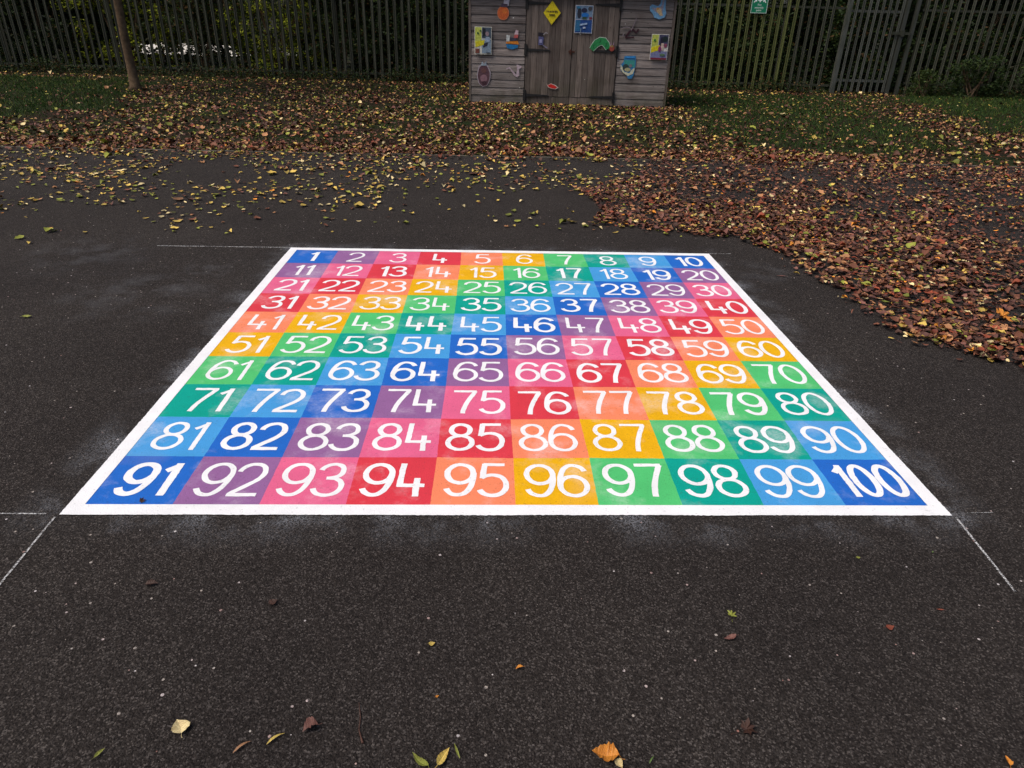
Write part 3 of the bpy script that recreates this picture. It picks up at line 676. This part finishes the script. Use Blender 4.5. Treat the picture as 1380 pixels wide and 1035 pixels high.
for i in range(4): s.rect(-.05+i*.027, -.032+i*.027, -.05, -.02, (80, 70, 34))
s.done()
s = Sheet(.65, 1.62, 'sticker', 'round orange sticker under a pale shape near the top of the left boards', 'sticker', y=-.03)
s.oval(0, 0, .112, .12, (215, 130, 90)); s.oval(0, .0, .1, .108, (205, 98, 48), 20, .02); s.oval(.03, .03, .05, .04, (215, 115, 50)); s.poly([(.0, .13), (.1, .12), (.13, .28), (.02, .29)], (190, 185, 200)); s.poly([(-.05, .1), (.09, .1), (.08, .15), (-.03, .16)], (80, 66, 84)); s.done()
s = Sheet(.84, 1.17, 'sticker', 'blue, orange and white sticker beside the left hinge', 'sticker', y=-.03)
s.poly([(-.13, -.08), (.11, -.09), (.1, -.14), (.0, -.17), (-.1, -.15)], (30, 116, 176)); s.poly([(-.12, -.07), (.13, -.08), (.1, -.02), (-.13, -.04)], (214, 130, 40)); s.poly([(-.12, -.03), (-.06, -.03), (-.05, .07), (-.12, .08)], (200, 205, 205)); s.poly([(-.05, -.02), (.08, -.02), (.07, .03), (-.04, .04)], (60, 62, 80)); s.poly([(.02, .03), (.1, .03), (.11, .09), (.04, .09)], (190, 90, 90)); s.poly([(.03, .09), (.11, .09), (.11, .16), (.06, .17)], (205, 180, 190)); s.done()
s = Sheet(.285, .53, 'sticker', 'purple brown oval sticker with white outline low on the left boards', 'sticker', y=-.03)
s.oval(0, 0, .135, .215, (170, 160, 170), 22, .05); s.oval(0, -.01, .118, .195, (92, 64, 74), 22, .04); s.oval(.0, -.06, .07, .07, (140, 105, 116)); s.oval(.0, .08, .05, .05, (104, 70, 70)); s.oval(.01, -.14, .05, .03, (66, 40, 50)); s.poly([(-.06, .17), (-.03, .25), (.0, .19), (.05, .25), (.05, .17)], (150, 165, 180)); s.done()
s = Sheet(.90, .60, 'sticker', 'small pale lilac curved sticker low beside the left door', 'sticker', y=-.03)
s.poly(band([(-.17, .05), (-.11, .075), (-.05, .01), (.0, -.05), (.06, -.08)], [.012, .014, .016, .02, .02]), (178, 160, 170)); s.poly([(.02, -.09), (.09, -.07), (.08, .05), (.14, .1), (.03, .14), (.04, .04)], (190, 172, 182)); s.done()
s = Sheet(1.39, 1.19, 'sticker', 'small dark and lavender sticker above the left hinge strap', 'sticker')
s.poly([(-.06, .05), (.02, .04), (.05, .11), (-.06, .12)], (36, 30, 40)); s.poly([(-.05, -.1), (.04, -.1), (.05, .04), (-.05, .05)], (84, 86, 130)); s.poly([(-.03, -.06), (.02, -.06), (.02, .0), (-.03, .0)], (150, 150, 190)); s.poly(band([(.04, .08), (.09, .12), (.12, .1)], .01), (150, 145, 150)); s.poly(band([(.04, -.1), (.09, -.13), (.13, -.15)], .01), (130, 125, 150)); s.done()
s = Sheet(1.645, .36, 'sticker', 'small bright red sticker low on the left door', 'sticker')
s.poly([(-.12, .06), (-.09, .02), (-.03, .055), (.06, .03), (.13, -.02), (.07, -.05), (-.02, -.04), (-.08, -.02)], (205, 190, 180)); s.poly([(-.1, .04), (-.08, .02), (-.03, .045), (.05, .02), (.1, -.015), (.06, -.04), (-.02, -.03), (-.07, -.01)], (206, 40, 34)); s.done()
s = Sheet(2.56, 1.11, 'sticker', 'green arched sticker with red end above the right hinge strap', 'sticker', y=-.055)
arc = [(-.19+.0, -.075), (-.15, -.02), (-.1, .04), (-.03, .075), (.04, .07), (.09, .02), (.13, -.05)]
s.poly(band(arc, [.052, .064, .074, .078, .076, .068, .052]), (185, 205, 190)); s.poly(band(arc, [.042, .053, .063, .067, .065, .057, .042]), (40, 135, 76))
for k in (1, 3, 5): s.poly(band([(arc[k][0]-.01, arc[k][1]-.03), (arc[k][0]+.005, arc[k][1]+.035)], .009), (24, 100, 56))
s.oval(.2, -.04, .05, .055, (150, 66, 54)); s.oval(.2, -.005, .03, .02, (150, 120, 70)); s.poly([(.17, .01), (.175, .08), (.185, .01)], (175, 140, 170)); s.poly([(.21, .01), (.235, .08), (.225, .01)], (175, 140, 170)); s.done()
s = Sheet(3.10, 1.40, 'sticker', 'thin dark maroon scribbled sticker on the right boards', 'sticker', y=-.03)
s.poly(band([(-.09, -.13), (-.03, -.04), (.03, .0), (.1, -.05), (.14, .01)], .018), (56, 26, 38)); s.poly(band([(-.1, -.14), (.07, -.13)], .013), (60, 30, 40)); s.poly(band([(.0, -.02), (.05, .1), (.08, .2)], .008), (120, 108, 116)); s.poly(band([(-.17, .02), (-.09, .04), (-.02, .03)], .008), (130, 120, 126)); s.poly(band([(-.15, -.12), (-.13, -.06)], .01), (130, 120, 126)); s.done()
s = Sheet(3.58, 1.74, 'sticker', 'pale blue and cream winged sticker high on the right boards', 'sticker', y=-.03)
s.poly([(-.17, .05), (-.13, .09), (-.02, .06), (.02, .1), (.03, .24), (.12, .26), (.12, .05), (.15, -.06), (.13, -.12), (.03, -.16), (-.07, -.13), (-.1, -.07), (-.16, -.02)], (110, 160, 200))
s.poly([(-.14, .04), (-.02, .02), (.05, .08), (.06, .2), (.09, .2), (.08, .0), (.07, -.05), (-.03, -.05), (-.1, .0)], (150, 145, 160)); s.poly([(-.05, .03), (.03, .03), (.09, -.09), (.04, -.1), (-.04, -.02)], (200, 175, 135)); s.oval(-.02, .02, .02, .02, (205, 150, 80)); s.done()
s = Sheet(3.12, .74, 'sticker', 'blue and cream crescent sticker low on the right boards', 'sticker', y=-.03)
s.poly([(-.1, .2), (.12, .21), (.13, .05), (.11, -.12), (.08, -.2), (.0, -.2), (-.03, -.14), (-.15, -.06), (-.17, .03), (-.11, .1)], (56, 125, 175)); s.poly([(-.1, .13), (.11, .13), (.11, .0), (-.09, .02)], (60, 145, 140)); s.poly([(-.16, .05), (-.12, -.0), (-.08, -.08), (.02, -.1), (.08, -.02), (.12, -.01), (.09, -.11), (.0, -.15), (-.1, -.1), (-.16, -.03)], (205, 205, 180)); s.oval(-.06, .0, .06, .06, (50, 66, 66)); s.oval(-.02, -.04, .06, .035, (175, 170, 130)); s.oval(.03, .03, .03, .03, (120, 120, 130)); s.rect(-.08, .1, .165, .195, (50, 135, 205)); s.done()

# ---------------------------------------------------------------- palisade fence and gate
def fy(x): return 16.2-.04*x
FROT = math.atan(-.04)
def pale_mesh(name, mat, h=2.4, w=.080):
    b = MB(); xs = [-w/2, -w*.32, -w*.14, w*.14, w*.32, w/2]; ys = [0, -.014, -.002, -.002, -.014, 0]; t = .003
    bot = [(a_, b_, 0) for a_, b_ in zip(xs, ys)]; top_ = [(a_, b_, h-(.06 if i in (0, 5) else 0.0 if i in (1, 4) else .03)) for i, (a_, b_) in enumerate(zip(xs, ys))]
    bk = [(a_, b_+t, 0) for a_, b_ in zip(xs, ys)]; tk = [(a_, b_+t, z_[2]) for (a_, b_), z_ in zip(zip(xs, ys), top_)]
    n = 6; b.add(bot+top_+bk+tk, [(i, i+1, n+i+1, n+i) for i in range(5)]+[(2*n+i+1, 2*n+i, 3*n+i, 3*n+i+1) for i in range(5)]+[(n+i, n+i+1, 3*n+i+1, 3*n+i) for i in range(5)]+[(0, n, 3*n, 2*n), (5, 2*n+5, 3*n+5, n+5)])
    return b.mesh(name, mat)
PALE = pale_mesh('pale', M['galv']); PALEM = pale_mesh('pale', M['galv_moss'])
def fence(x0, x1, label, step=.19):
    f = empty('palisade_fence', (x0, fy(x0), 0), FROT, label=label, cat='fence'); L = (x1-x0)/math.cos(FROT)
    n = int(L/step)
    for i in range(n):
        o = bpy.data.objects.new('pale', PALE); wx = x0+(i+.5)*step
        if 5.2 < wx < 7.6: o.data = PALEM
        link(o, f); o.location = ((i+.5)*step+random.uniform(-.006, .006), random.uniform(-.003, .003), .04+random.uniform(-.02, .02)); o.rotation_euler = (0, random.uniform(-.008, .008), random.uniform(-.3, .3))
    for z in (.18 if x0 < 8 else .28, 1.95): MB().box(0, L, .012, .022, z-.02, z+.03).add([(0, .022, z+.02), (L, .022, z+.02), (L, .06, z+.02), (0, .06, z+.02), (0, .022, z+.03), (L, .022, z+.03), (L, .06, z+.03), (0, .06, z+.03)], [(0,3,2,1), (4,5,6,7), (0,1,5,4), (1,2,6,5), (2,3,7,6), (3,0,4,7)]).build('rail', M['galv'], f)
    k = 0.1
    while k < L: 
        MB().box(k-.05, k+.05, .065, .073, 0, 2.35).box(k-.005, k+.005, .073, .14, 0, 2.35).build('post', M['galv'], f); k += 2.85
    return f
fence(-15.5, 1.45, 'tall palisade fence of grey pales left of the shed'); fence(1.5, 8.7, 'mossy palisade fence between the shed and the gate'); fence(10.62, 16.5, 'palisade fence right of the gate, half hidden by brambles')
gx0, gx1 = 8.76, 10.52; gate = empty('palisade_gate', (gx0, fy(gx0), 0), FROT, label='paler steel palisade gate with a low rail right of the shed', cat='gate')
GW = gx1-gx0; GP = pale_mesh('pale', M['galv_gate'], 2.3, .07)
for i in range(8):
    o = bpy.data.objects.new('pale', GP); link(o, gate); o.location = (.2+i*.163, -.03, .06)
for xx, w in ((.03, .05), (1.45, .045), (GW-.05, .035)): MB().box(xx-w, xx+w, -.06, .05, 0, 2.45).build('gate_post', M['galv_gate'], gate)
for z in (.32, 1.9): MB().box(.085, 1.4, -.012, .02, z-.03, z+.03).build('rail', M['galv_gate'], gate)
MB().box(1.2, GW-.1, -.085, -.062, 1.4, 1.46).box(1.42, 1.5, -.1, -.062, 1.36, 1.5).build('slide_bolt', M['galv'], gate)

# green notice on the fence
GR = (0, 105, 74); sgx = 6.545
sg = empty('notice', (sgx, fy(sgx)-.05, 1.79), FROT, label='green notice with white people and arrows reading Fire assembly point on the fence', cat='sign')
gm = mat_simple('notice_green', (14, 118, 84), .4, .4, .05, 20); wm = mat_simple('notice_white', (225, 232, 228), .4, .4, .04, 20)
MB().box(-.2, .2, -.003, 0, 0, .6).build('panel', gm, sg)
fr = MB()
for a_ in ((-.196, .196, .004, .012), (-.196, .196, .588, .596), (-.196, -.188, .012, .588), (.188, .196, .012, .588)): fr.box(a_[0], a_[1], -.005, -.003, a_[2], a_[3])
fr.build('outline', wm, sg)
pg = MB()
def prism(b, pts, y0=-.005, y1=-.003):
    n = len(pts); b.add([(a_, y0, c_) for a_, c_ in pts]+[(a_, y1, c_) for a_, c_ in pts], [tuple(range(n)), tuple(range(2*n-1, n-1, -1))]+[(i, i+n, (i+1) % n+n, (i+1) % n) for i in range(n)])
for cx, sgn in ((-.11, 1), (.11, -1)):      # arrows pointing in from below
    for zz, up_ in ((.27, 1), (.5, -1)):
        prism(pg, [(cx-sgn*.045, zz-up_*.03), (cx-sgn*.03, zz-up_*.045), (cx+sgn*.01, zz-up_*.005), (cx+sgn*.03, zz-up_*.03), (cx+sgn*.035, zz+up_*.04), (cx-sgn*.035, zz+up_*.035), (cx-sgn*.01, zz+up_*.015)])
for cx, hz in ((-.035, .42), (.035, .42), (0, .39)):
    prism(pg, [(cx+.016*math.cos(t*math.pi/5), hz+.016*math.sin(t*math.pi/5)) for t in range(10)]); prism(pg, [(cx-.022, hz-.09), (cx-.012, hz-.15), (cx+.012, hz-.15), (cx+.022, hz-.09), (cx+.02, hz-.02), (cx-.02, hz-.02)], -.0052+.0004*(cx > 0)-.0003*(cx == 0))
pg.build('pictogram', wm, sg)
def text(body, size, x, z, parent, mat, name='lettering'):
    cu = bpy.data.curves.new(name, 'FONT'); cu.body = body; cu.size = size; cu.align_x = 'CENTER'; cu.extrude = .0008
    t = bpy.data.objects.new(name, cu); col.objects.link(t); bpy.context.view_layer.update()
    me = bpy.data.meshes.new_from_object(t.evaluated_get(bpy.context.evaluated_depsgraph_get())); bpy.data.objects.remove(t)
    me.transform(Matrix.Rotation(R(90), 4, 'X')); me.materials.clear(); me.materials.append(mat)
    o = bpy.data.objects.new(name, me); link(o, parent); o.location = (x, -.0042, z); return o
text('Fire', .062, 0, .165, sg, wm); text('assembly', .062, 0, .105, sg, wm); text('point', .062, 0, .048, sg, wm)

# ---------------------------------------------------------------- trees, shrubs
def cloud(name, clumps, n, size, mats, split=(.5, .5), flat=.5, thin=None):
    """leaf-sized quads spread through many small clumps; clumps = [(x,y,z,rx,ry,rz)]"""
    C_ = np.array(clumps); vol = np.prod(C_[:, 3:], 1)**.7; k = rng.choice(len(C_), n, p=vol/vol.sum())
    d = rng.normal(size=(n, 3)); d /= np.linalg.norm(d, axis=1)[:, None]; r_ = rng.random(n)**.45
    P = C_[k, :3]+d*C_[k, 3:]*r_[:, None]*rng.uniform(.85, 1.15, (n, 1))
    P = P[P[:, 2] > .02]
    if thin is not None: P = P[rng.random(len(P)) < thin(P)]
    n = len(P); a_ = rng.normal(size=(n, 3)); a_[:, 2] *= flat; a_ /= np.linalg.norm(a_, axis=1)[:, None]
    b_ = np.cross(a_, rng.normal(size=(n, 3))); b_ /= np.linalg.norm(b_, axis=1)[:, None]; s_ = rng.uniform(.6, 1.3, (n, 1))*size
    V = np.stack([P-a_*s_, P+b_*s_*.45-a_*s_*.1, P+a_*s_, P-b_*s_*.45-a_*s_*.1], 1).reshape(-1, 3)
    Q = np.arange(n*4).reshape(-1, 4); mi = rng.choice(len(mats), n, p=split)
    return np_mesh(name, V, Q, mats, mi)
FD = mat_leaf('foliage_dark', (46, 66, 34), .85, .25, .5); FG = mat_leaf('foliage_green', (72, 90, 42), .8, .35, .5); FY = mat_leaf('foliage_backlit_yellow', (186, 200, 66), .95, .55, .4); FB = mat_leaf('foliage_brown', (96, 74, 44), .8, .3, .5)  # yellow-green leaf colour is brightened to stand in for a backlit glow
def lumpy(cx, cy, z0, z1, rx, ry, n, cr, seed, full=False):
    q = random.Random(seed); out = []
    for i in range(n):
        a_ = q.uniform(0, 2*math.pi); t = q.random()**.5; h = q.random(); k = math.sin(math.pi*(.12+.8*h)) if not full else 1-.35*h*h
        out.append((cx+math.cos(a_)*rx*t*k, cy+math.sin(a_)*ry*t*k, z0+(z1-z0)*h, cr*q.uniform(.6, 1.3), cr*q.uniform(.6, 1.3), cr*q.uniform(.5, 1.)))
    return out
def branches(b, p0, p1, r0, q, depth=0):
    p0 = Vector(p0); p1 = Vector(p1); n = 6
    pts = [p0.lerp(p1, i/n)+Vector((q.uniform(-1, 1), q.uniform(-1, 1), 0))*.03*(p1-p0).length*(0 < i < n) for i in range(n+1)]
    b.tube(([pts[0], pts[0].lerp(pts[1], .12), pts[0].lerp(pts[1], .4)]+pts[1:]) if depth == 0 else pts, ([r0*1.9, r0*1.2, r0]+[r0*(1-.55*i/n) for i in range(1, n+1)]) if depth == 0 else [r0*(1-.55*i/n) for i in range(n+1)], 10 if depth == 0 else 6)
    if depth < 2:
        for i in range(4 if depth == 0 else 3):
            s_ = pts[3+i % 4] if depth == 0 else pts[2+i]; L = (p1-p0).length*q.uniform(.35, .55); a_ = q.uniform(0, 6.28)
            branches(b, s_, s_+Vector((math.cos(a_)*L*.8, math.sin(a_)*L*.8, L*.6)), r0*.42, q, depth+1)
def tree(x, y, h, crown_z0, rx, r0, label, nleaf, mats, split, seed, group=None, size=.07, lean=(0, 0)):
    q = random.Random(seed); t = empty('tree', (x, y, 0), 0, label=label, cat='tree', group=group); b = MB()
    branches(b, (0, 0, -.02), (lean[0], lean[1], h*.8), r0, q)
    b.build('trunk', M['bark'], t, smooth=True)
    me = cloud('crown', lumpy(lean[0], lean[1], crown_z0, h, rx, rx, 60, rx*.3, seed), nleaf, size, mats, split)
    link(bpy.data.objects.new('crown', me), t); return t
tree(-7.55, 12.6, 7.5, 3.4, 3.2, .092, 'slim brown tree trunk rising from the grass at the left before the fence', 9000, [FG, FY], (.7, .3), 3, lean=(.1, .0))
for i, (x, y, h, rx, lab) in enumerate([(-13.5, 19.8, 9, 3.6, 'added dark shade tree behind the far left end of the fence'), (-3.2, 19.6, 9.5, 3.6, 'added dark shade tree behind the fence just left of the shed'), (3.6, 20.2, 10, 3.8, 'added dark shade tree behind the fence directly behind the shed'),
                                       (9.4, 19.3, 9, 3.6, 'added dark shade tree behind the fence by the gate'), (14.8, 18.6, 9, 3.8, 'added dark shade tree behind the right end of the fence')]):
    tree(x, y, h, 2.5, rx, .17, lab, 15000, [FD, FG], (.6, .4), 20+i, 'added dark shade trees behind the palisade fence', .1)  # added trees, crowns mostly above the frame, to darken the far ground and fence
def shrub(name, x, y, z1, rx, ry, n, size, mats, split, label, seed, cat='shrub', group=None, ncl=110, thin=None, z0=.1):
    t = empty(name, (x, y, 0), 0, label=label, cat=cat, group=group); b = MB(); q = random.Random(seed)
    for i in range(7):
        a_ = q.uniform(0, 6.28); b.tube([(q.uniform(-.2, .2), q.uniform(-.1, .1), 0), (math.cos(a_)*rx*.3, math.sin(a_)*ry*.3, z1*.45), (math.cos(a_)*rx*.55, math.sin(a_)*ry*.5, z1*.85)], [.025, .016, .006], 6)
    b.build('stem', M['bark'], t)
    link(bpy.data.objects.new('foliage', cloud('foliage', lumpy(0, 0, z0, z1, rx, ry, ncl, min(rx, ry)*.5, seed, True), n, size, mats, split, thin=thin)), t); return t
# dense dark shrubs close behind the fence, broken by thinner ones on the left
g = 'dark shrubs pressed against the back of the fence'
for i, (x, rx, n, lab) in enumerate([(-15.2, 1.8, 24000, 'dense dark shrub behind the leftmost end of the fence'), (-12.4, 1.7, 24000, 'dense dark shrub behind the fence left of the slim tree'),
                                     (-1.9, 1.5, 22000, 'dense dark shrub behind the fence beside the left edge of the shed'), (.9, 1.7, 9000, 'dark shrub behind the fence hidden mostly by the shed'), (4.6, 1.6, 23000, 'dark shrub behind the mossy fence just right of the shed'),
                                     (7.3, 1.6, 23000, 'dark shrub behind the fence right of the green notice'), (10.1, 1.7, 24000, 'dark shrub behind the gate'), (12.7, 1.7, 24000, 'dark shrub behind the fence right of the gate'), (15.4, 1.8, 14000, 'dark shrub behind the rightmost end of the fence')]):
    shrub('shrub', x, fy(x)+1.25+.1*(i % 2), 3.3, rx*1.15, .8, n, .05, [FD, FG, FB], (.72, .2, .08), lab, 50+i, group=g)
    # a second, darker rank keeps daylight out
for i, x in enumerate([-14, -1.2, 2.2, 5.6, 8.8, 11.8, 14.8]):
    shrub('shrub', x, fy(x)+3.1, 3.6, 2.2, .9, 9000, .075, [FD, FG], (.85, .15), 'dark evergreen bush in the rank beyond the shrubs behind the fence', 80+i, group='second rank of bushes behind the fence')
for i, (x, rx, n, mats, split, lab) in enumerate([(-9.9, 1.5, 12000, [FG, FY, FB], (.35, .5, .15), 'thin shrub with leaves coloured as backlit yellow green behind the fence beside the slim tree'),
        (-7.9, 1.5, 10500, [FD, FG, FB], (.4, .35, .25), 'sparse shrub with bright gaps behind the fence right of the slim tree'),
        (-5.7, 1.5, 13000, [FG, FY, FB], (.4, .42, .18), 'brownish thin shrub with leaves coloured as backlit yellow green behind the fence'),
        (-4.2, 1.3, 17000, [FD, FG, FB], (.55, .25, .2), 'mid green shrub behind the fence between the thin shrubs and the dark ones')]):
    shrub('shrub', x, fy(x)+1.1, 3.0, rx, .6, n, .045, mats, split, lab, 120+i, ncl=85, group='thin shrubs behind the left fence')
for i, (x, y, n) in enumerate([(-11.8, 20.8, 9000), (-9.4, 19.3, 5500), (-8.6, 21.4, 4200), (-7.2, 19.2, 5000), (-6.3, 21, 6500), (-4, 20.6, 10000)]):
    shrub('shrub', x, y, 3.6, 1.5, .8, n, .07, [FD, FG], (.6, .4), 'loose bush further back behind the thin shrubs on the left', 140+i, ncl=60, group='loose bushes further back on the left')
# undergrowth along the foot of the fence
ug = [(x, fy(x)-.12+rng.uniform(-.15, .15), rng.uniform(.0, .22), .3, .16, rng.uniform(.1, .22)) for x in np.arange(-15, 8.6, .17)]+[(x, fy(x)-.1, .1, .3, .15, .16) for x in np.arange(10.7, 16, .2)]
tag(link(bpy.data.objects.new('undergrowth', cloud('undergrowth', ug, 17000, .03, [FD, FB, FG], (.6, .25, .15)))), label='low dark ivy and weeds along the foot of the fence', cat='undergrowth', kind='stuff')
shrub('bramble', 12.2, 15.35, .95, .9, .3, 3200, .035, [FG, FD], (.3, .7), 'leafy green bramble bush in front of the fence at the right', 160, cat='bramble', z0=.05)
shrub('bramble', 10.95, 15.45, .6, .35, .25, 1400, .03, [FG, FD], (.6, .4), 'low green bramble clump at the fence foot just right of the gate', 161, cat='bramble', z0=.02)
shrub('bramble', 13.9, 15.1, 1.7, .8, .4, 6000, .035, [FD, FG], (.75, .25), 'dark bramble bush against the fence at the far right edge', 162, cat='bramble', z0=.05)
# woodland beyond the road
wd = [(rng.uniform(-60, 50), rng.uniform(46, 54), rng.uniform(.5, 11), 3.2, 2.5, 2.2) for _ in range(260)]
tag(link(bpy.data.objects.new('woodland', cloud('woodland', wd, 60000, .28, [FG, FD, FY], (.5, .35, .15)))), label='far off line of green woodland glimpsed through gaps in the shrubs', cat='woodland', kind='stuff')

# ---------------------------------------------------------------- light, camera
w = bpy.data.worlds.new('World'); sc.world = w; w.use_nodes = True; nt = w.node_tree
sky = nt.nodes.new('ShaderNodeTexSky'); sky.sky_type = 'NISHITA'; sky.sun_disc = False
EL, AZ = 58, 245                          # sun elevation; compass-like azimuth from +Y clockwise (behind the camera, left)
sky.sun_elevation = R(EL); sky.sun_rotation = R(AZ); sky.dust_density = 5; sky.ozone_density = 1
nt.links.new(sky.outputs[0], nt.nodes['Background'].inputs[0]); nt.nodes['Background'].inputs[1].default_value = .1
sd = bpy.data.lights.new('sun', 'SUN'); sd.energy = 1.7; sd.angle = R(30); sd.color = (1, .93, .84); so = bpy.data.objects.new('sun', sd); col.objects.link(so)
dirv = Vector((math.sin(R(AZ))*math.cos(R(EL)), math.cos(R(AZ))*math.cos(R(EL)), math.sin(R(EL))))
so.rotation_euler = dirv.to_track_quat('Z', 'Y').to_euler(); so.location = (0, -10, 20)
cd = bpy.data.cameras.new('camera'); cam = bpy.data.objects.new('camera', cd); col.objects.link(cam); sc.camera = cam
cd.sensor_width = 36; cd.lens = FPX/1380*36; cd.clip_end = 1000; cd.clip_start = .05
mw = Matrix((rt, up, -fw)).transposed().to_4x4(); mw.translation = CAM; cam.matrix_world = mw
sc.view_settings.view_transform = 'Standard'; sc.view_settings.look = 'None'; sc.view_settings.gamma = 1; sc.view_settings.exposure = .35
sc.cycles.max_bounces = 6; sc.cycles.transparent_max_bounces = 8
